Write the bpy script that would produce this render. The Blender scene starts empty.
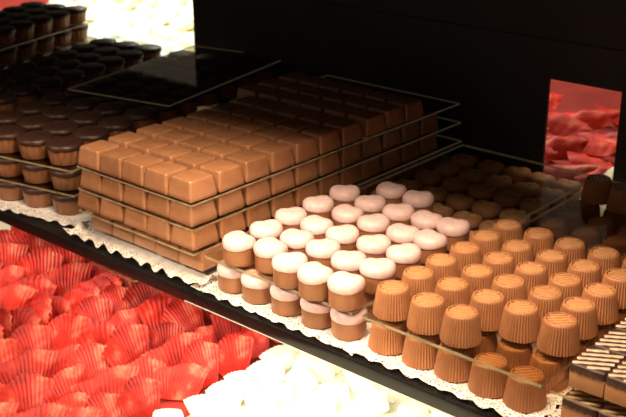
import bpy, bmesh, math, random
from mathutils import Matrix, Vector, noise
random.seed(7)
PI = math.pi
S = 0.01                                   # everything below is written in centimetres
sc = bpy.context.scene
col = sc.collection

# ------------------------------------------------------------------ materials
def nodes(name):
    m = bpy.data.materials.new(name); m.use_nodes = True
    nt = m.node_tree
    return m, nt, nt.nodes['Principled BSDF']

def tex(nt, kind, scale, **kw):
    tc = nt.nodes.new('ShaderNodeTexCoord')
    n = nt.nodes.new(kind)
    n.inputs['Scale'].default_value = scale
    for k, v in kw.items(): n.inputs[k].default_value = v
    nt.links.new(tc.outputs['Object'], n.inputs['Vector'])
    return n

def ramp(nt, src, stops):
    r = nt.nodes.new('ShaderNodeValToRGB')
    el = r.color_ramp.elements
    el[0].position, el[0].color = stops[0][0], (*stops[0][1], 1)
    el[1].position, el[1].color = stops[-1][0], (*stops[-1][1], 1)
    for p, c in stops[1:-1]:
        e = el.new(p); e.color = (*c, 1)
    nt.links.new(src, r.inputs['Fac'])
    return r

def mat(name, c1, c2=None, rough=.45, scale=60, bump=.0, bscale=400, spec=.5, sss=0, sssc=(1, .4, .2), trans=0, vary=0, coat=0):
    m, nt, b = nodes(name)
    c2 = c2 or c1
    n = tex(nt, 'ShaderNodeTexNoise', scale, Detail=3)
    r = ramp(nt, n.outputs['Fac'], [(.35, c1), (.65, c2)])
    out = r.outputs['Color']
    if vary:
        oi = nt.nodes.new('ShaderNodeObjectInfo')
        hs = nt.nodes.new('ShaderNodeHueSaturation')
        mr = nt.nodes.new('ShaderNodeMapRange')
        mr.inputs['To Min'].default_value = 1 - vary; mr.inputs['To Max'].default_value = 1 + vary
        nt.links.new(oi.outputs['Random'], mr.inputs['Value'])
        nt.links.new(mr.outputs['Result'], hs.inputs['Value'])
        nt.links.new(out, hs.inputs['Color']); out = hs.outputs['Color']
    nt.links.new(out, b.inputs['Base Color'])
    b.inputs['Roughness'].default_value = rough
    b.inputs['Specular IOR Level'].default_value = spec
    b.inputs['Coat Weight'].default_value = coat
    b.inputs['Coat Roughness'].default_value = .15
    if sss:
        b.inputs['Subsurface Weight'].default_value = sss
        b.inputs['Subsurface Radius'].default_value = sssc
        b.inputs['Subsurface Scale'].default_value = .004
    if bump:
        n2 = tex(nt, 'ShaderNodeTexNoise', bscale, Detail=3)
        bp = nt.nodes.new('ShaderNodeBump'); bp.inputs['Strength'].default_value = bump
        bp.inputs['Distance'].default_value = .001
        nt.links.new(n2.outputs['Fac'], bp.inputs['Height'])
        nt.links.new(bp.outputs['Normal'], b.inputs['Normal'])
    return m

M = {}
M['milk'] = mat('milk_chocolate', (.335, .138, .060), (.40, .170, .075), .33, 80, .10, 220, .5, vary=.12, coat=.35)
M['cup'] = mat('cup_chocolate', (.40, .160, .064), (.48, .195, .080), .42, 80, .05, 300, .4, vary=.08)
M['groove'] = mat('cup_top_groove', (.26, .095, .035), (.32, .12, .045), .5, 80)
M['stripe'] = mat('cup_stripe', (.54, .24, .095), (.62, .29, .12), .36, 80, 0, 300, .45)
M['heartbody'] = mat('heart_chocolate', (.30, .115, .045), (.38, .15, .06), .35, 80, .05, 300, .45, vary=.08)
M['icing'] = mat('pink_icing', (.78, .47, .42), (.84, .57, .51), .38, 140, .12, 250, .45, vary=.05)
M['tanicing'] = mat('tan_icing', (.74, .40, .25), (.82, .48, .32), .45, 140, .12, 250, .45, vary=.08)  # pink icing with shade and plate tint put into its colour
M['caramel'] = mat('caramel_layer', (.46, .19, .07), (.52, .23, .09), .42, 70, .05)
M['peanut'] = mat('fluted_milk_body', (.32, .125, .05), (.38, .155, .065), .42, 80, .05, vary=.08)
M['dark'] = mat('dark_chocolate', (.040, .014, .008), (.060, .022, .012), .42, 90, .25, 260, .45)
M['cream'] = mat('cream_stripe', (.52, .36, .23), (.60, .44, .30), .4)
M['black'] = mat('black_gloss', (.006, .006, .006), (.010, .009, .008), .16, 20, 0, 100, .55)
M['wall'] = mat('black_panel', (.030, .030, .027), (.038, .036, .032), .45, 12, 0, 100, .3)
M['metal'] = mat('edge_bright', (.55, .50, .42), (.6, .55, .45), .25, 20)  # bright colour for the painted highlight on the shelf edge
M['olive'] = mat('olive_panel', (.085, .085, .035), (.14, .13, .06), .6, 12)
M['deck'] = mat('deck_dark_red', (.24, .018, .012), (.35, .03, .02), .5, 10)
M['deckw'] = mat('deck_cream', (.80, .75, .55), (.84, .79, .62), .6, 10)

def paper(name, c1, c2, trans, cwhite=None):
    m, nt, b = nodes(name)
    n = tex(nt, 'ShaderNodeTexNoise', 38, Detail=3)
    r = ramp(nt, n.outputs['Fac'], [(.32, c1), (.62, c2)] if not cwhite else [(.34, c1), (.52, c2), (.70, cwhite)])
    oi = nt.nodes.new('ShaderNodeObjectInfo'); hs = nt.nodes.new('ShaderNodeHueSaturation'); mr = nt.nodes.new('ShaderNodeMapRange')
    mr.inputs['To Min'].default_value = .62 if cwhite else .9; mr.inputs['To Max'].default_value = 1.2 if cwhite else 1.1  # wide brightness spread of the reds deepens their gaps like shade
    nt.links.new(oi.outputs['Random'], mr.inputs['Value']); nt.links.new(mr.outputs['Result'], hs.inputs['Value'])
    nt.links.new(r.outputs['Color'], hs.inputs['Color']); nt.links.new(hs.outputs['Color'], b.inputs['Base Color'])
    b.inputs['Roughness'].default_value = .55
    b.inputs['Specular IOR Level'].default_value = .3
    b.inputs['Subsurface Weight'].default_value = trans
    b.inputs['Subsurface Radius'].default_value = (1, .25, .15) if cwhite else (1, 1, .8)
    b.inputs['Subsurface Scale'].default_value = .006
    return m
M['red'] = paper('red_pleated_foil', (.34, .010, .007), (.68, .035, .020), .10, (.88, .34, .20))  # peach and dark patches stand in for highlights and shade on the folds
M['white'] = paper('white_pleated_foil', (.86, .80, .56), (.95, .92, .74), .2)
M['mint'] = paper('pale_mint_foil', (.62, .74, .60), (.80, .86, .76), .2)

def glass_face(name, tint, refl):
    m, nt, b = nodes(name); nt.nodes.remove(b)
    o = nt.nodes['Material Output']
    t = nt.nodes.new('ShaderNodeBsdfTransparent'); t.inputs['Color'].default_value = (*tint, 1)
    g = nt.nodes.new('ShaderNodeBsdfGlossy'); g.inputs['Roughness'].default_value = .06
    g.inputs['Color'].default_value = (refl, refl, refl, 1)
    f = nt.nodes.new('ShaderNodeFresnel'); f.inputs['IOR'].default_value = 1.35
    mx = nt.nodes.new('ShaderNodeMixShader')
    ge = nt.nodes.new('ShaderNodeNewGeometry'); inv = nt.nodes.new('ShaderNodeMath'); inv.operation = 'SUBTRACT'; inv.inputs[0].default_value = 1
    nt.links.new(ge.outputs['Backfacing'], inv.inputs[1])
    mm = nt.nodes.new('ShaderNodeMath'); mm.operation = 'MULTIPLY'
    nt.links.new(f.outputs[0], mm.inputs[0]); nt.links.new(inv.outputs[0], mm.inputs[1])
    nt.links.new(mm.outputs[0], mx.inputs[0]); nt.links.new(t.outputs[0], mx.inputs[1]); nt.links.new(g.outputs[0], mx.inputs[2])
    nt.links.new(mx.outputs[0], o.inputs['Surface'])
    n = tex(nt, 'ShaderNodeTexNoise', 30)
    r = ramp(nt, n.outputs['Fac'], [(.3, tuple(v*.96 for v in tint)), (.7, tint)])
    nt.links.new(r.outputs['Color'], t.inputs['Color'])
    return m
M['glass'] = glass_face('clear_acrylic', (.90, .86, .78), .9)
def edge_mat():
    m, nt, b = nodes('acrylic_cut_edge')
    n = tex(nt, 'ShaderNodeTexNoise', 90, Detail=3)
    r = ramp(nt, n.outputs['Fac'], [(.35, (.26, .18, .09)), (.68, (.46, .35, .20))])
    nt.links.new(r.outputs['Color'], b.inputs['Base Color'])
    b.inputs['Roughness'].default_value = .25
    b.inputs['Alpha'].default_value = .8
    b.inputs['Emission Color'].default_value = (.55, .42, .25, 1); b.inputs['Emission Strength'].default_value = .05  # faint glow added on the edges in place of light carried through
    return m
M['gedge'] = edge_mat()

def lace():
    m, nt, b = nodes('white_lace_paper')
    b.inputs['Base Color'].default_value = (.86, .76, .66, 1); b.inputs['Roughness'].default_value = .7
    v = tex(nt, 'ShaderNodeTexVoronoi', 420)
    at = nt.nodes.new('ShaderNodeAttribute'); at.attribute_name = 'edge'
    n = tex(nt, 'ShaderNodeTexNoise', 120)
    r0 = ramp(nt, n.outputs['Fac'], [(.3, (.70, .56, .46)), (.65, (.88, .80, .72))])
    nt.links.new(r0.outputs['Color'], b.inputs['Base Color'])
    lt = nt.nodes.new('ShaderNodeMath'); lt.operation = 'LESS_THAN'; lt.inputs[1].default_value = .30
    nt.links.new(v.outputs['Distance'], lt.inputs[0])
    mu = nt.nodes.new('ShaderNodeMath'); mu.operation = 'MULTIPLY'
    nt.links.new(lt.outputs[0], mu.inputs[0]); nt.links.new(at.outputs['Fac'], mu.inputs[1])
    iv = nt.nodes.new('ShaderNodeMath'); iv.operation = 'SUBTRACT'; iv.inputs[0].default_value = 1
    nt.links.new(mu.outputs[0], iv.inputs[1]); nt.links.new(iv.outputs[0], b.inputs['Alpha'])
    return m
M['lace'] = lace()

# ------------------------------------------------------------------ helpers
def mesh(name, verts, faces, mats, smooth=True, fm=None, sharp=None):
    me = bpy.data.meshes.new(name)
    me.from_pydata([(v[0]*S, v[1]*S, v[2]*S) for v in verts], [], faces)
    for m in (mats if isinstance(mats, (list, tuple)) else [mats]): me.materials.append(m)
    if fm:
        for p, k in zip(me.polygons, fm): p.material_index = k
    bm = bmesh.new(); bm.from_mesh(me); bmesh.ops.recalc_face_normals(bm, faces=bm.faces); bm.to_mesh(me); bm.free()
    if smooth:
        for p in me.polygons: p.use_smooth = True
        if sharp: me.set_sharp_from_angle(angle=math.radians(sharp))
    return me

def link(name, me, parent=None):
    o = bpy.data.objects.new(name, me); col.objects.link(o)
    if parent: o.parent = parent
    return o

def put(o, x, y, z, rz=0, rx=0, ry=0, s=1):
    o.location = (x*S, y*S, z*S); o.rotation_euler = (rx, ry, rz)
    o.scale = (s, s, s) if not isinstance(s, tuple) else s

def tag(o, label, cat, group=None, kind=None):
    o['label'] = label; o['category'] = cat
    if group: o['group'] = group
    if kind: o['kind'] = kind
    return o

def struct(o):
    o['kind'] = 'structure'; return o

def dup(src):
    r = src.copy(); col.objects.link(r)
    for ch in list(src.children):
        c = ch.copy(); col.objects.link(c); c.parent = r
        for g in ch.children:
            d = g.copy(); col.objects.link(d); d.parent = c
    return r

class Kind:
    """hands out the first object, then copies"""
    def __init__(self, root): self.root, self.used = root, False
    def get(self):
        if not self.used:
            self.used = True; return self.root
        return dup(self.root)

def box(x0, x1, y0, y1, z0, z1):
    v = [(x, y, z) for z in (z0, z1) for y in (y0, y1) for x in (x0, x1)]
    f = [(0, 2, 3, 1), (4, 5, 7, 6), (0, 1, 5, 4), (2, 6, 7, 3), (0, 4, 6, 2), (1, 3, 7, 5)]
    return v, f

def bevel_box(name, dims, m, w, seg=2):
    v, f = box(*dims)
    me = mesh(name, v, f, m, False)
    bm = bmesh.new(); bm.from_mesh(me)
    bmesh.ops.bevel(bm, geom=bm.edges[:], offset=w*S, segments=seg, affect='EDGES', profile=.6)
    bm.to_mesh(me); bm.free()
    for p in me.polygons: p.use_smooth = True
    me.set_sharp_from_angle(angle=math.radians(50))
    return me

def empty(name):
    o = bpy.data.objects.new(name, None); col.objects.link(o); o.empty_display_size = .01; return o

def lathe_like(rings, n, cap_bottom=True, cap_top=True):
    """rings: list of functions a->(x,y,z)"""
    v, f = [], []
    for R in rings:
        for k in range(n): v.append(R(2*PI*k/n))
    for i in range(len(rings)-1):
        for k in range(n):
            a, b = i*n+k, i*n+(k+1) % n
            f.append((a, b, b+n, a+n))
    def cap(i, zoff=0):
        c = [sum(v[i*n+k][q] for k in range(n))/n for q in range(3)]
        v.append(tuple(c)); ci = len(v)-1
        for k in range(n): f.append((i*n+k, i*n+(k+1) % n, ci))
    if cap_bottom: cap(0)
    if cap_top: cap(len(rings)-1)
    return v, f

# ------------------------------------------------------------------ chocolate kinds
# fluted cup, striped flat top
CH = 2.40
def make_cup():
    root = empty('chocolate_cup')
    n = 160; fl = 40
    def ring(r, z, amp):
        return lambda a: ((r+amp*math.cos(fl*a))*math.cos(a), (r+amp*math.cos(fl*a))*math.sin(a), z)
    rings = [ring(1.46, 0, .02), ring(1.56, .05, .05), ring(1.55, .25, .055), ring(1.43, 1.1, .05), ring(1.27, 2.15, .045),
             ring(1.24, 2.30, .02), ring(1.17, CH, 0), ring(1.08, CH, 0), ring(1.03, CH-.13, 0), ring(.5, CH-.13, 0)]
    v, f = lathe_like(rings, n)
    fm = [0]*len(f)
    for q, face in enumerate(f):
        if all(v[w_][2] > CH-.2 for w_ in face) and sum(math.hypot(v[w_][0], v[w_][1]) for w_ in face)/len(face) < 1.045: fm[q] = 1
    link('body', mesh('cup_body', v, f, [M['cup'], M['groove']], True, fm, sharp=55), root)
    v, f = [], []
    for k in range(-2, 3):                       # raised diagonal stripes
        yy = k*.40; L = math.sqrt(max(.0, 1.0-yy*yy))*.98
        if L < .25: continue
        b = len(v); seg = 8
        for i in range(seg+1):
            x = -L+2*L*i/seg; w = .14*(1-.5*abs(2*i/seg-1)**3); d = .03*math.sin(i*1.3+k)
            for (dy, dz) in ((-w, 0), (-w*.55, .055), (w*.55, .055), (w, 0)):
                v.append((x, yy+dy+d, CH-.14+dz*2.2))
        for i in range(seg):
            for j in range(3):
                a = b+i*4+j; f.append((a, a+4, a+5, a+1))
        f.append((b, b+1, b+2, b+3)); e = b+seg*4; f.append((e+3, e+2, e+1, e))
    link('top_stripes', mesh('cup_stripes', v, f, M['stripe'], True, sharp=60), root)
    return root

# bean / heart shaped piece with a pink icing cap
def heart_r(a):
    # two soft lobes, a shallow notch at +90 degrees, narrower chin at -90
    notch = .34*math.exp(-((a-PI/2)/.55)**2)
    lobes = .10*math.exp(-((a-PI/4)/.5)**2)+.05*math.exp(-((a-3*PI/4)/.5)**2)
    aa = a if a < PI*1.5 else a
    chin = .06*math.exp(-((a-1.5*PI)/.5)**2)
    return 1.44-notch+lobes+chin
def make_heart(icing='icing'):
    root = empty('chocolate_heart'); n = 64
    def ring(s, z, dz=0):
        def R(a):
            r = heart_r(a)*s
            return (r*math.cos(a)*1.05, r*math.sin(a)*.98, z+dz*math.cos(2*a)+.03*math.sin(3*a+1)*(1 if dz else 0))
        return R
    v, f = lathe_like([ring(.88, 0), ring(.94, .06), ring(.96, .3), ring(.975, 1.2), ring(.97, 1.8)], n)
    link('chocolate_body', mesh('heart_body', v, f, M['heartbody'], True, sharp=60), root)
    prof = [(.95, 1.55), (.995, 1.58), (1.02, 1.70), (1.025, 1.90), (1.0, 2.12), (.93, 2.32), (.80, 2.47), (.60, 2.55), (.38, 2.58), (.15, 2.58)]
    v, f = lathe_like([ring(s, z, .05 if k < 3 else .02) for k, (s, z) in enumerate(prof)], n)
    link('icing', mesh('heart_icing', v, f, M[icing], True), root)
    return root
HH = 2.5

# pillowy square block
BH = 2.0
def make_block():
    n = 14; v, f = [], []
    W0, W1 = 1.64, 1.40
    def sq(t, w, rr):      # rounded square outline
        a = 2*PI*t
        c, s = math.cos(a), math.sin(a); p = rr
        d = (abs(c)**p+abs(s)**p)**(-1/p)
        return w*c*d, w*s*d
    N = 96
    prof = [(W0*.98, 0, 24), (W0, .05, 24), (W0*.985, .4, 24), (W1*1.03, 1.60, 20), (W1*1.0, 1.80, 18), (W1*.975, 1.88, 16), (W1*.93, 1.91, 14), (W1*.82, 1.90, 9), (W1*.68, 1.91, 6), (W1*.5, 1.93, 4), (W1*.3, 1.95, 3), (W1*.12, 1.955, 2.2)]
    rings = []
    for (w, z, p) in prof:
        rings.append((lambda w, z, p: (lambda a: (*sq(a/(2*PI), w, p), z)))(w, z, p))
    v, f = lathe_like(rings, N)
    return mesh('block', v, f, M['milk'], True, sharp=70)

# fluted cup with a dark disc
PH = 2.3
def make_peanut():
    root = empty('dark_topped_cup'); n = 112; fl = 14
    def ring(r, z, amp):
        return lambda a: ((r+amp*abs(math.cos(fl*a/2))-amp)*math.cos(a), (r+amp*abs(math.cos(fl*a/2))-amp)*math.sin(a), z)
    v, f = lathe_like([ring(1.55, 0, .05), ring(1.65, .06, .10), ring(1.88, 1.55, .11), ring(1.9, 1.66, .03)], n)
    link('fluted_body', mesh('peanut_body', v, f, M['peanut'], True, sharp=60), root)
    def rd(r, z, w): return lambda a: (r*math.cos(a), r*math.sin(a), z+w*math.sin(5*a)+w*.7*math.sin(8*a+1))
    v, f = lathe_like([rd(1.86, 1.55, .02), rd(1.98, 1.62, .04), rd(2.02, 1.9, .04), rd(1.95, 2.12, .02), rd(1.75, 2.25, .01), rd(1.0, 2.3, 0), rd(.3, 2.28, 0)], 56)
    link('dark_top', mesh('peanut_top', v, f, M['dark'], True), root)
    return root

# layered square with cream stripes
SH = 2.5
def make_slice():
    root = empty('layered_chocolate')
    link('caramel_body', bevel_box('slice_body', (-1.32, 1.32, -1.6, 1.6, 0, 1.42), M['caramel'], .07), root)
    v, f = [], []; nx, ny = 30, 34
    # dark slab with a ragged skirt
    N = 96
    def sq(a, w, h, p=12):
        c, s = math.cos(a), math.sin(a); d = (abs(c)**p+abs(s)**p)**(-1/p)
        return w*c*d, h*s*d
    def R(k, z, rag): return lambda a: (*sq(a, 1.38*k, 1.66*k), z+rag*(math.sin(17*a)+.6*math.sin(29*a+2)))
    v, f = lathe_like([R(.96, 1.40, 0), R(1.0, 1.36, .06), R(1.01, 1.55, .03), R(1.0, 1.84, 0), R(.96, 1.92, 0), R(.5, 1.93, 0)], N)
    link('dark_top', mesh('slice_top', v, f, M['dark'], True, sharp=60), root)
    v, f = [], []
    ang = math.radians(30); ca, sa = math.cos(ang), math.sin(ang)
    for k in range(-5, 6):
        off = k*.62
        pts = []
        for i in range(41):
            t = -2.4+4.8*i/40
            x = t*ca-off*sa; y = t*sa+off*ca
            if abs(x) < 1.28 and abs(y) < 1.55: pts.append((x, y))
        if len(pts) < 4: continue
        b = len(v)
        for i, (x, y) in enumerate(pts):
            w = .15+.03*math.sin(i*.9+k)
            for (o_, z) in ((-w, 1.92), (-w*.5, 2.0), (w*.5, 2.0), (w, 1.92)):
                v.append((x-o_*sa, y+o_*ca, z))
        for i in range(len(pts)-1):
            for j in range(3):
                a = b+i*4+j; f.append((a, a+4, a+5, a+1))
    link('cream_stripes', mesh('slice_stripes', v, f, M['cream'], True), root)
    return root

# pleated foil wrapped piece: an upright ribbed shell
def make_foil(name, m, W, T, H, ribs, seed, rib=.05):
    rnd = random.Random(seed); ph = rnd.random()*6; sk = rnd.uniform(-.2, .2)
    M_, K = ribs*4, 14
    tri = [0, 1, 0, -1]
    v, f = [], []
    for side in (1, -1):
        for j in range(K+1):
            q = j/K
            wv = W*(.52+.50*q-.10*q*q)
            for i in range(M_+1):
                u = -1+2*i/M_
                zg = tri[i % 4]
                bulge = max(0, 1-u*u)**.7*max(0, math.sin(PI*min(1, q*.86+.07)))**.8
                x = wv*u+sk*q*H*.4
                y = side*T*bulge+rib*zg*(.45+.55*q)+.35*T*math.sin(1.6*u+ph)-.25*u*u
                z = H*q*(1-.16*u*u-.10*abs(u))+.07*zg*q+.10*H*math.sin(2.3*u+ph)*q
                nz = noise.noise(Vector((x*.7+seed*3, z*.7, side)))
                n2 = noise.noise(Vector((x*.35+seed*5, z*.5, 3)))
                v.append((x+.3*n2*q, y+.18*nz+.45*n2, max(z+.35*nz*q, 0)))
    n1 = (M_+1)*(K+1)
    for sd in (0, 1):
        o = sd*n1
        for j in range(K):
            for i in range(M_):
                a = o+j*(M_+1)+i; f.append((a, a+1, a+M_+2, a+M_+1))
    for i in range(M_):
        f.append((i, i+1, n1+i+1, n1+i)); a = K*(M_+1)+i; f.append((a, a+1, n1+a+1, n1+a))
    for j in range(K):
        for c in (0, M_):
            a = j*(M_+1)+c; b = a+M_+1; f.append((a, b, n1+b, n1+a))
    return mesh(name, v, f, m, True, sharp=50)

# ------------------------------------------------------------------ room shell
def simple(name, dims, m, bev=0):
    if bev: me = bevel_box(name, dims, m, bev)
    else:
        v, f = box(*dims); me = mesh(name, v, f, m, False)
    return link(name, me)

struct(simple('floor', (-260, 200, -120, 200, -60, -58), M['wall']))
# rear partition with two openings, built from its panels
WY0, WY1 = 46.0, 46.4
def panels():
    v, f = [], []
    for d in [(-230, -46.5, WY0, WY1, -14.9, 1.5), (-46.5, 11.0, WY0, WY1, -14.9, 60), (11.0, 19.6, WY0, WY1, -14.9, -.9),
              (11.0, 19.6, WY0, WY1, 12.5, 60), (19.6, 110, WY0, WY1, -14.9, 60), (-230, -46.5, WY0, WY1, 15, 60)]:
        a, b = box(*d); k = len(v); v += a; f += [tuple(i+k for i in q) for q in b]
    return v, f
v, f = panels(); struct(link('wall_back', mesh('wall_back', v, f, M['wall'], False)))
struct(simple('trim_1', (-46, 46, 45.7, 46.0, 16.6, 16.9), M['wall']))

# ------------------------------------------------------------------ shelves
t = empty('display_shelf'); tag(t, 'glossy black display shelf carrying all the chocolate trays', 'shelf')
link('shelf_board', bevel_box('shelf_board', (-150, 75, 1.2, 45.6, -.8, 0), M['black'], .12), t)
link('edge_strip', bevel_box('edge_strip', (-150, 75, .95, 1.16, -1.25, .02), M['black'], .08), t)
link('bright_bead', bevel_box('bright_bead', (0, 75, .86, .95, -1.16, -1.10), M['metal'], .02), t)  # pale strip standing in for the highlight along the glossy edge
t = bpy.data.objects['display_shelf']
o = empty('shelf_bracket'); tag(o, 'black bracket under the shelf edge holding a clear corner plate', 'bracket')
link('bracket_block', bevel_box('bracket_block', (-17.6, -11, 1.5, 5, -1.7, -.82), M['black'], .1), o)
v = [(-15.5, 2.3, -2.6), (-9.0, 2.2, -2.6), (-6.5, 5.6, -2.6), (-14, 8, -2.6)]
v = v+[(a, b, c+.22) for a, b, c in v]
f = [(0, 1, 2, 3), (4, 5, 6, 7), (0, 1, 5, 4), (1, 2, 6, 5), (2, 3, 7, 6), (3, 0, 4, 7)]
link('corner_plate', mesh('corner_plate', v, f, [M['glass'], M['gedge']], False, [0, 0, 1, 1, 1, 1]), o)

up = [(-150, -2), (-15, -2.5), (0, 0), (14, 2.0), (22, 6), (64, 6), (64, 45.6), (-150, 45.6)]  # unseen shelf, front outline shaped to shade the rear and left trays
v = [(x, y, z) for z in (31, 32) for x, y in up]; n_ = len(up)
f = [tuple(range(n_)), tuple(range(n_, 2*n_))]+[(i, (i+1) % n_, (i+1) % n_+n_, i+n_) for i in range(n_)]
o = link('upper_shelf', mesh('upper_shelf', v, f, M['wall'], False)); tag(o, 'black upper shelf above the trays', 'shelf')
o = simple('lower_shelf', (-150, 90, -40, 45.6, -15, -14), M['deck'], .1); tag(o, 'lower shelf spread with red and white wrapped sweets', 'shelf')
o = simple('cream_liner', (-.6, 85, -39, 45.5, -14, -13.85), M['deckw']); tag(o, 'cream liner under the white wrapped sweets', 'liner')
o = simple('rear_counter', (-230, 110, 48.2, 118, -2, -1), M['deck'], .1); tag(o, 'rear counter behind the black partition carrying wrapped sweets', 'counter')
o = simple('cream_cloth', (-126, -47, 48.4, 112, -1, -.9), M['deckw']); tag(o, 'cream cloth under the white sweets behind the left opening', 'cloth')
o = simple('olive_backboard', (2, 90, 90, 92, -1, 40), M['olive'], .1); tag(o, 'olive panel closing the rear counter behind the red sweets', 'panel')

# ------------------------------------------------------------------ doilies
def doily(x0, x1, y0, y1, z, rz, cx, cy, name_label, amp=.22, seed=0, front=.7):
    nx, ny = int((x1-x0)*5), int((y1-y0)*3)
    v, f, e = [], [], []
    W, D = x1-x0, y1-y0
    for j in range(ny+1):
        for i in range(nx+1):
            s, q = i/nx, j/ny
            x, y = x0+W*s, y0+D*q
            de = min(x-x0, x1-x, y-y0, y1-y)
            k = max(0, 1-de/1.6)
            sx = .32*abs(math.sin((y)*PI/1.7)); sy = .32*abs(math.sin((x)*PI/1.7))
            if x-x0 < 1: x -= sx*k
            if x1-x < 1: x += sx*k
            if y-y0 < 1: y -= sy*k
            if y1-y < 1: y += sy*k
            zz = z+amp*k*(.5+.5*math.sin((x+y)*2.9+seed))*1.0+.04*math.sin(x*2.1+seed)*k
            zz += k*amp*.6
            v.append((x, y, zz)); e.append(1.0 if de < 1.7 else 0)
    for j in range(ny):
        for i in range(nx):
            a = j*(nx+1)+i; f.append((a, a+1, a+nx+2, a+nx+1))
    me = mesh('doily', v, f, M['lace'], True)
    at = me.attributes.new('edge', 'FLOAT', 'POINT')
    for i, q in enumerate(e): at.data[i].value = q
    o = link('lace_doily', me); put(o, cx, cy, 0, rz)
    return tag(o, name_label, 'doily', 'paper lace doilies under the chocolates')
doily(-18.2, 1.2, 1.35, 45, .05, 0, 0, 0, 'white paper lace doily under the stacked square milk chocolates', .62, 1)
doily(.6, 19.4, 1.55, 45, .07, 0, 0, 0, 'white paper lace doily under the pink-topped heart chocolates', .2, 2)
doily(18.6, 35.6, 1.75, 45, .09, 0, 0, 0, 'white paper lace doily under the ribbed milk chocolate cups', .2, 3)
doily(35.9, 56, 2.4, 45, .06, 0, 0, 0, 'white paper lace doily under the cream-striped layered squares', .16, 4)
LR = math.radians(11.5)
doily(-.8, 16.4, -1.4, 43, .05, LR, -35.2, 2.7-1.2, 'white paper lace doily under the dark-topped cups at the left', .2, 5)

# ------------------------------------------------------------------ acrylic plates
def plate(x0, x1, y0, y1, z0, z1, label, origin=(0, 0), rz=0):
    me = bevel_box('plate', (x0, x1, y0, y1, z0, z1), M['glass'], .04, 1)
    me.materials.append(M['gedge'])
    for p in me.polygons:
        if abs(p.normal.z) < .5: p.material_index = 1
        p.use_smooth = False
    o = link('acrylic_plate', me); put(o, origin[0], origin[1], 0, rz)
    return tag(o, label, 'plate', 'clear acrylic plates between the layers')
plate(.9, 18.2, 2.75, 44.9, 2.74, 3.1, 'clear acrylic plate under the top layer of pink-topped hearts')
plate(19.2, 35.5, 2.85, 44.9, 2.74, 3.1, 'clear acrylic plate under the top layer of ribbed cups')
plate(36.1, 54, 2.9, 44.9, 2.66, 2.95, 'clear acrylic plate under the cream-striped squares at right')
BZ = [.9, 3.28, 5.60, 7.92]             # underside of each block layer
plate(-16.6, .3, 2.0, 45.6, 2.96, 3.24, 'lowest clear acrylic plate in the stack of square chocolates')
plate(-16.5, .2, 2.1, 45.4, 5.32, 5.58, 'middle clear acrylic plate in the stack of square chocolates')
plate(-16.5, .1, 2.2, 27.6, 7.64, 7.90, 'topmost full clear acrylic plate under the square chocolates')
plate(-20.4, .05, 27.8, 45.2, 7.64, 7.90, 'clear acrylic plate at the back of the square chocolates')
for z, w in ((2.75, 'lower'), (5.5, 'middle')):
    plate(0, 15.4, 0, 43.0, z-.16, z+.12, w+' clear acrylic plate between layers of dark-topped cups', (-36.0, 1.6), LR)
plate(0, 15.4, 17, 43.6, 8.06, 8.34, 'top clear acrylic plate lying on the dark-topped cups', (-36.0, 1.6), LR)
o = simple('riser_board', (-15.8, -.6, 4.4, 43.2, .14, .86), M['wall'], .05); tag(o, 'low dark riser board under the stack of square chocolates', 'board')

# ------------------------------------------------------------------ ordinals
ORD = ['first', 'second', 'third', 'fourth', 'fifth', 'sixth', 'seventh', 'eighth', 'ninth', 'tenth', 'eleventh', 'twelfth', 'thirteenth', 'fourteenth',
       'fifteenth', 'sixteenth', 'seventeenth', 'eighteenth', 'nineteenth', 'twentieth', 'twenty-first', 'twenty-second', 'twenty-third', 'twenty-fourth', 'twenty-fifth', 'twenty-sixth']
J = lambda a: random.uniform(-a, a)

# square milk chocolates --------------------------------------------------
blk = Kind(link('square_chocolate', make_block()))
BX = [-14.9, -11.6, -8.3, -5.0, -1.7]
BY = [4.05+3.55*k for k in range(12)]
def block(x, y, z, label, group, rx=0, ry=0, rz=0):
    o = blk.get(); put(o, x, y, z, rz+random.choice([0, PI/2, PI, 1.5*PI]), rx, ry, 1)
    tag(o, label, 'chocolate', group)
for j in range(7):
    for i in range(5):
        block(BX[i]+J(.05), BY[j]+J(.06), BZ[3], f'square milk chocolate, top layer, {ORD[j]} row from front, {ORD[i]} from left', 'square chocolates in the top layer', rz=J(.03))
for j in range(7, 10):
    for i in range(6):
        x = -18.3 if i == 0 else BX[i-1]
        block(x+J(.08), BY[j]+J(.1)+.5, 7.92, f'shadowed square chocolate on the rear plate, {ORD[j-7]} row from its front, {ORD[i]} from left', 'square chocolates on the rear plate', rz=J(.04))
LN = ['lowest layer', 'third layer down', 'second layer down']
for L in range(3):
    for i in range(5):
        z = BZ[L]
        rx = ry = 0; dz = 0; xo = 0
        if L == 1:                            # the tumbled layer
            ry = [.05, .10, .10, -.03, 0][i]; dz = [0, .02, .02, .02, 0][i]; xo = [-.75, -.45, -.2, 0, 0][i]
            z += abs(math.sin(ry))*1.0*.4
        block(BX[i]+xo+J(.06), BY[0]+J(.06)-(.0 if L else -.9), z, f'square milk chocolate, {LN[L]}, front row, {ORD[i]} from left', 'square chocolates in the lower layers', 0, 0 if L != 1 else ry*.35, J(.03)+(ry*.5))
    for j in range(1, 11):
        block(BX[4]+J(.05), BY[j]+J(.05)+(.3 if L == 0 else 0), BZ[L], f'square milk chocolate, {LN[L]}, right side, {ORD[j]} back from front', 'square chocolates in the lower layers', rz=J(.02))
    for j in range(1, 5):
        block(BX[0]+J(.05), BY[j]+J(.05)+(.3 if L == 0 else 0), BZ[L], f'square milk chocolate, {LN[L]}, left side, {ORD[j]} back from front', 'square chocolates in the lower layers', rz=J(.02))

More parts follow.
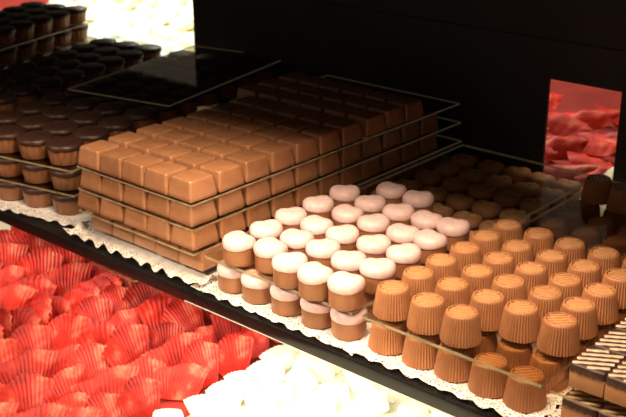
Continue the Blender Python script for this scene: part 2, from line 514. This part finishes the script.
# pink hearts ---------------------------------------------------------------
hrt = Kind(make_heart())
TOP = [(4.4, 3.8), (7.5, 4.6), (10.8, 3.5), (13.9, 3.2), (17.0, 3.45),
       (4.35, 7.4), (7.9, 7.6), (11.1, 7.5), (14.4, 7.0), (17.2, 7.4),
       (3.95, 11.2), (7.2, 11.1), (10.4, 11.0), (13.9, 11.1), (17.1, 11.2),
       (3.9, 15.2), (7.6, 15.1), (10.9, 14.9), (14.4, 14.7), (17.1, 15.1),
       (3.9, 19.2), (7.6, 18.6), (11.0, 18.6), (14.2, 18.7), (17.0, 18.9)]
HROT = [-.35, -.15, .35, .2, .15]
for k, (x, y) in enumerate(TOP):
    j, i = divmod(k, 5)
    o = hrt.get(); put(o, x, y, 3.12, random.choice([-.6, -.2, .1, .3, .5])+J(.15)+.55, s=1.0)
    tag(o, f'pink-topped heart chocolate, top layer, {ORD[j]} row from front, {ORD[i]} from left', 'chocolate', 'heart chocolates on the plate')
for k, (x, y) in enumerate([(7.0, 22.7), (10.4, 22.6)]):
    o = hrt.get(); put(o, x, y, 3.12, .4+J(.3)); tag(o, f'pink-topped heart chocolate behind the fifth row of the top layer, {"left" if k == 0 else "right"} one of two', 'chocolate', 'heart chocolates on the plate')
shaded = Kind(make_heart('tanicing'))  # rear hearts carry the icing darkened for shade
BOT = [[3.4, 6.6, 10.2, 13.6, 16.8]]+[[3.0, 6.4, 9.8, 13.1, 16.3]]*10
for j in range(11):
    for i in range(5):
        x = BOT[j][i]; y = [3.95, 7.9, 11.8, 15.7, 19.5, 23.3, 27.2, 31.1, 35.1, 38.7, 42.3][j]
        if j and j < 4 and 0 < i < 4: continue
        o = (hrt if j < 5 else shaded).get(); put(o, x+J(.12), y+J(.12), .16, .5+J(.6))
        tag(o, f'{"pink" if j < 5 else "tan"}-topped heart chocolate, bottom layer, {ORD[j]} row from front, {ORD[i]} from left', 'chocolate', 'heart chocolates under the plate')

# ribbed cups ----------------------------------------------------------------
cup = Kind(make_cup())
CXs = [20.9, 24.2, 27.4, 30.5, 33.6]; CYs = [4.7, 8.3, 11.7, 15.0, 18.4, 21.8]
for j in range(6):
    for i in range(5):
        if j == 0 and i > 2: continue
        o = cup.get(); put(o, CXs[i]+J(.12), CYs[j]+J(.12), 3.12, .5+J(.4))
        tag(o, f'ribbed milk chocolate cup, top layer, {ORD[j]} row from front, {ORD[i]} from left', 'chocolate', 'ribbed chocolate cups on the plate')
for k, (x, y) in enumerate([(21.6, 38.3), (24.8, 37.6)]):
    o = cup.get(); put(o, x, y, 3.12, J(1)); tag(o, f'shadowed ribbed cup standing alone at the back of the plate, {"left" if k == 0 else "right"} one', 'chocolate', 'ribbed chocolate cups on the plate')
CB = [4.3, 7.8, 11.3, 14.8, 18.3, 21.8, 25.3, 28.4, 31.5, 34.7, 38.0]
for j in range(11):
    for i in range(5):
        if 1 < j < 4 and 0 < i < 4: continue
        x = CXs[i]-.15+J(.1)
        o = cup.get(); put(o, x, CB[j]+J(.1), .18, .5+J(.4))
        tag(o, f'ribbed milk chocolate cup, bottom layer, {ORD[j]} row from front, {ORD[i]} from left', 'chocolate', 'ribbed chocolate cups under the plate')

# layered squares at the right ------------------------------------------------
sl = Kind(make_slice())
for j in range(7):
    for i in range(4):
        o = sl.get(); put(o, 38.15+2.8*i+J(.03), 5.7+3.45*j+J(.05), 2.97, J(.02))
        tag(o, f'cream-striped layered chocolate square, top layer, {ORD[j]} row from front, {ORD[i]} from left', 'chocolate', 'layered squares on the plate')
for j in range(3):
    for i in range(4):
        if j and i: continue
        o = sl.get(); put(o, 38.0+2.8*i+J(.03), 5.3+3.45*j+J(.05), .2, J(.02))
        tag(o, f'cream-striped layered chocolate square, bottom layer, {ORD[j]} row from front, {ORD[i]} from left', 'chocolate', 'layered squares under the plate')

# dark-topped cups at the left --------------------------------------------------
pn = Kind(make_peanut())
ca, sa = math.cos(LR), math.sin(LR)
def lx(u, w): return (-35.6+u*ca-w*sa, 1.6+u*sa+w*ca)
for L, z in ((0, .16), (1, 2.90), (2, 5.64)):
    for j in range(10):
        for i in range(4):
            if L < 2 and j > 1 and i != 3 and i != 0: continue
            if L < 2 and j > 5: continue
            x, y = lx(12.6-(3-i)*4.2, 2.0+4.25*j)
            o = pn.get(); put(o, x+J(.12), y+J(.12), z, J(1))
            tag(o, f'dark-topped milk chocolate cup, {["bottom", "middle", "top"][L]} layer, {ORD[j]} row from front, {ORD[i]} from left', 'chocolate', 'dark-topped cups at the left')

# far-left tray, mostly in the dark
R3 = math.radians(12)
c3, s3 = math.cos(R3), math.sin(R3)
def l3(u, w): return (-53.5+u*c3-w*s3, -1+u*s3+w*c3)
plate(0, 13.6, 0, 44, 5.34, 5.62, 'clear acrylic plate on the far left tray', (-53.5, -1), R3)
for L, z in ((0, .16), (1, 2.74), (2, 5.64)):
    for j in range(10):
        for i in range(3):
            if L < 2 and (j > 2 or i < 2): continue
            x, y = l3(11.6-(2-i)*4.1, 2.2+4.2*j)
            o = pn.get(); put(o, x, y, z if L != 1 else 2.9, J(1))
            tag(o, f'shadowed dark-topped cup on the far left tray, {["bottom", "middle", "top"][L]} layer, {ORD[j]} row, {ORD[i]} across', 'chocolate', 'dark-topped cups on the far left tray')
plate(0, 13.6, 0, 44, 2.6, 2.86, 'lower clear acrylic plate on the far left tray', (-53.5, -1), R3)

R4 = math.radians(15); c4, s4 = math.cos(R4), math.sin(R4)
def l4(u, w): return (-70.5+u*c4-w*s4, -2+u*s4+w*c4)
for z in (2.6, 5.34, 8.06):
    plate(0, 13.6, 0, 46, z, z+.26, ['lower', 'middle', 'upper'][int(z/2.7)]+' clear acrylic plate of the tray beyond the far left tray', (-70.5, -2), R4)
for L, z in ((0, .02), (1, 2.88), (2, 5.62), (3, 8.34)):
    for j in range(5, 11):
        for i in range(3):
            if L < 3 and i < 2: continue
            x, y = l4(11.4-(2-i)*4.1, 2.2+4.15*j)
            o = pn.get(); put(o, x, y, z, J(1))
            tag(o, f'dark-topped cup beyond the far left tray, {["bottom", "second", "third", "top"][L]} layer, {ORD[j-5]} row, {ORD[i]} across', 'chocolate', 'dark-topped cups beyond the far left tray')

# ------------------------------------------------------------------ pleated foil sweets on the lower shelf
reds = [Kind(link('red_wrapped_sweet', make_foil('red_a', M['red'], 2.7, .50, 3.9, 13, 1, .07))),
        Kind(link('red_wrapped_sweet', make_foil('red_b', M['red'], 3.1, .55, 3.7, 15, 2, .06))),
        Kind(link('red_wrapped_sweet', make_foil('red_c', M['red'], 2.4, .35, 3.6, 9, 3, .08)))]
strips = [Kind(link('red_wrapped_strip', make_foil('red_d', M['red'], 4.2, .9, 2.0, 6, 11, .04))), Kind(link('red_wrapped_strip', make_foil('red_e', M['red'], 3.6, .7, 2.3, 5, 14, .05)))]
whites = [Kind(link('white_wrapped_sweet', make_foil('white_a', M['white'], 2.3, .7, 3.0, 11, 4))),
          Kind(link('white_wrapped_sweet', make_foil('white_b', M['white'], 2.1, .8, 2.9, 9, 5)))]
mints = Kind(link('mint_wrapped_sweet', make_foil('mint_a', M['mint'], 2.5, .8, 3.0, 10, 6)))
def foil(k, x, y, z, rz, rx, s, label, cat, group, ry=0):
    o = k.get(); put(o, x, y, z, rz, rx, ry, (s*random.uniform(.82, 1.2), s*random.uniform(.85, 1.2), s*random.uniform(.85, 1.12))); tag(o, label, cat, group)
# rows run away from the viewer; (x of row, start y, end y, step, kind, lean, scale)
rows = [(-3.2, -10, 27, 4.0, 0, .80, 1.05), (-7.2, -12, 27, 4.4, 1, .85, 1.1), (-11.4, -14, 27, 4.3, 0, .8, 1.1), (-15.4, -16, 27, 4.5, 1, .85, 1.15),
        (-20.0, -16, 27, 4.2, 0, .8, 1.1), (-25.6, -14, 27, 1.8, 2, .45, 1.1), (-30.4, -8, 28, 4.2, 1, .8, 1.15), (-35.2, -5, 29, 4.4, 0, .8, 1.2), (-39.6, 2, 29, 4.2, 1, .8, 1.2), (-43.8, 6, 29, 4.2, 0, .8, 1.2)]
RN = ['nearest the white sweets', 'second from the white sweets', 'third from the white sweets', 'fourth from the white sweets', 'fifth from the white sweets', 'sixth from the white sweets', 'seventh from the white sweets', 'eighth from the white sweets', 'ninth from the white sweets', 'tenth from the white sweets']
for r, (x, y0, y1, st, kd, lean, s) in enumerate(rows):
    k = 0; y = y0
    while y < y1:
        foil(reds[kd if random.random() < .75 else (kd+1) % 3 if kd != 2 else 2], x+J(.5), y+J(.3), -13.9, (J(.22)+.1) if kd == 2 else 1.15+J(.45), -lean*.82+J(.25), s*random.uniform(.92, 1.08),
             f'red pleated foil sweet, row {RN[r]}, {ORD[k]} from the front', 'sweet', 'red pleated sweets on the lower shelf', J(.12))
        k += 1; y += st
k = 0
for x, y, rz in [(-47.5, 14.5, .4), (-48.5, 19, .2), (-46.5, 24, .5), (-53, 22, .2)]:
    foil(reds[1], x, y, -13.9, rz, -.9, 1.1, f'red pleated foil sweet by the cream sweets at far left, {ORD[k]} from the front', 'sweet', 'red pleated sweets on the lower shelf'); k += 1
k = 0
for x, y in [(-54.0, 14.5), (-56, 19), (-60, 17), (-58, 23), (-61, 12), (-63, 22)]:
    foil(whites[k % 2], x, y, -13.9, J(.5), -.8, 1.3, f'white foil sweet at the far left of the lower shelf, {ORD[k]} from the front', 'sweet', 'white sweets at the far left'); k += 1
for r in range(9):
    x = 1.4+4.1*r; k = 0; y = -8+r*.9
    while y < 29:
        foil(whites[(r+k) % 2], x+J(.6), y+J(.4), -13.85, 1.2+J(.5), -.95+J(.2), random.uniform(.92, 1.12), f'white foil sweet, {ORD[r]} row right of the red sweets, {ORD[k]} from the front', 'sweet', 'white foil sweets on the lower shelf', J(.15))
        k += 1; y += 3.1

# seen through the right opening: red sweets heaped on the rear counter
for r in range(6):
    for c in range(6):
        x = 0+5.6*c+J(.8)-r*2.9; y = 50.5+4.3*r+J(.8)
        foil(strips[(r+c) % 2], x, y, -1.0+(1.0 if (r+c) % 2 else 0), .35+J(.45), -.85+J(.3), 1.2, f'red foil strip on the rear counter, {ORD[r]} row behind the opening, {ORD[c]} from left', 'sweet', 'red sweets on the rear counter', J(.25))
for k, (x, y) in enumerate([(18.2, 51.0), (22.6, 51.6)]):
    foil(whites[k], x+1.2, y-1.2, -.9, .4, -.8, 1.3, f'white foil sweet beside the red heap on the rear counter, {"left" if k == 0 else "right"} one', 'sweet', 'white sweets on the rear counter')
# seen through the left opening: white, mint and red sweets
for r in range(8):
    for c in range(9):
        x = -56-6.3*c+J(1)-r*4.5; y = 54+6.2*r+J(1)
        if x < -150: continue
        kd, lab = (whites[(r+c) % 2], 'white')
        if r < 2: kd, lab = mints, 'pale mint'
        if x < -128 and r > 3 or r > 6: kd, lab = reds[(r+c) % 3], 'red'
        foil(kd, x, y, -1.0, J(1.0), -.95+J(.2), 1.42, f'{lab} foil sweet behind the left opening, {ORD[r]} row back, {ORD[c]} from its right end', 'sweet', lab+' sweets behind the left opening', J(.25))

# ------------------------------------------------------------------ light
def area(name, loc, target, size, power, colr, sy=None):
    l = bpy.data.lights.new(name, 'AREA'); l.energy = power; l.color = colr
    l.shape = 'RECTANGLE' if sy else 'SQUARE'; l.size = size*S
    if sy: l.size_y = sy*S
    o = bpy.data.objects.new(name, l); col.objects.link(o)
    o.location = [c*S for c in loc]
    d = Vector(target)-Vector(loc); o.rotation_euler = d.to_track_quat('-Z', 'Y').to_euler()
    o['label'] = name.replace('_', ' ')+' of the display case, out of view'; o['category'] = 'lamp'
    return o
WARM = (1.0, .82, .60)
area('front_strip_lamp', (22, -8, 50), (18, 8, 3), 50, 6.9, WARM, 10)
area('under_shelf_left_lamp', (-32, 3.5, -3.2), (-32, 9, -14), 50, .5, (1, .90, .72), 3)
area('under_shelf_right_lamp', (24, 4, -2), (24, 10, -14), 48, 1.5, (1, .93, .76), 3)
area('rear_right_lamp', (12, 66, 46), (12, 64, 0), 26, 1.5, (1, .84, .60))  # unseen lamp added to light the sweets behind the right opening
area('rear_left_lamp', (-95, 84, 75), (-90, 78, 0), 70, 22.0, (1, .97, .84))  # added out of view to brighten the pale sweets at the left opening
def spot(name, loc, target, power, ang, blend, rad, colr):
    l = bpy.data.lights.new(name, 'SPOT'); l.energy = power; l.color = colr; l.spot_size = math.radians(ang); l.spot_blend = blend; l.shadow_soft_size = rad*S
    o = bpy.data.objects.new(name, l); col.objects.link(o); o.location = [c*S for c in loc]
    o.rotation_euler = (Vector(target)-Vector(loc)).to_track_quat('-Z', 'Y').to_euler()
    o['label'] = name.replace('_', ' ')+' aimed at the lower shelf, out of view'; o['category'] = 'lamp'
spot('left_deck_lamp', (-32, -34, 34), (-26, -4, -14), 3.9, 62, .3, 4, (1, .93, .76))  # unseen spot added to brighten the red sweets below
spot('right_deck_lamp', (12, -34, 34), (8, -6, -14), 9.5, 60, .3, 4, (1, .94, .76))  # stronger added spot, out of view, over the white sweets

w = bpy.data.worlds.new('World'); sc.world = w; w.use_nodes = True
bg = w.node_tree.nodes['Background']; bg.inputs[0].default_value = (.8, .62, .45, 1); bg.inputs[1].default_value = .15

# ------------------------------------------------------------------ camera
cam = bpy.data.cameras.new('camera'); co = bpy.data.objects.new('camera', cam); col.objects.link(co)
cam.sensor_width = 36; cam.lens = 1055.34/626*36; cam.clip_start = .01
r_, u_, b_ = Vector((.75387, .65701, -.00446)), Vector((-.24091, .28273, .92845)), Vector((.61126, -.69886, .37142))
m = Matrix((r_, u_, b_)).transposed().to_4x4(); m.translation = Vector((66*S, -56.6*S, 42.586*S))
co.matrix_world = m
cam.dof.use_dof = True; cam.dof.focus_distance = .88; cam.dof.aperture_fstop = 13
sc.camera = co
sc.view_settings.view_transform = 'Standard'
sc.view_settings.look = 'None'
sc.view_settings.exposure = 0
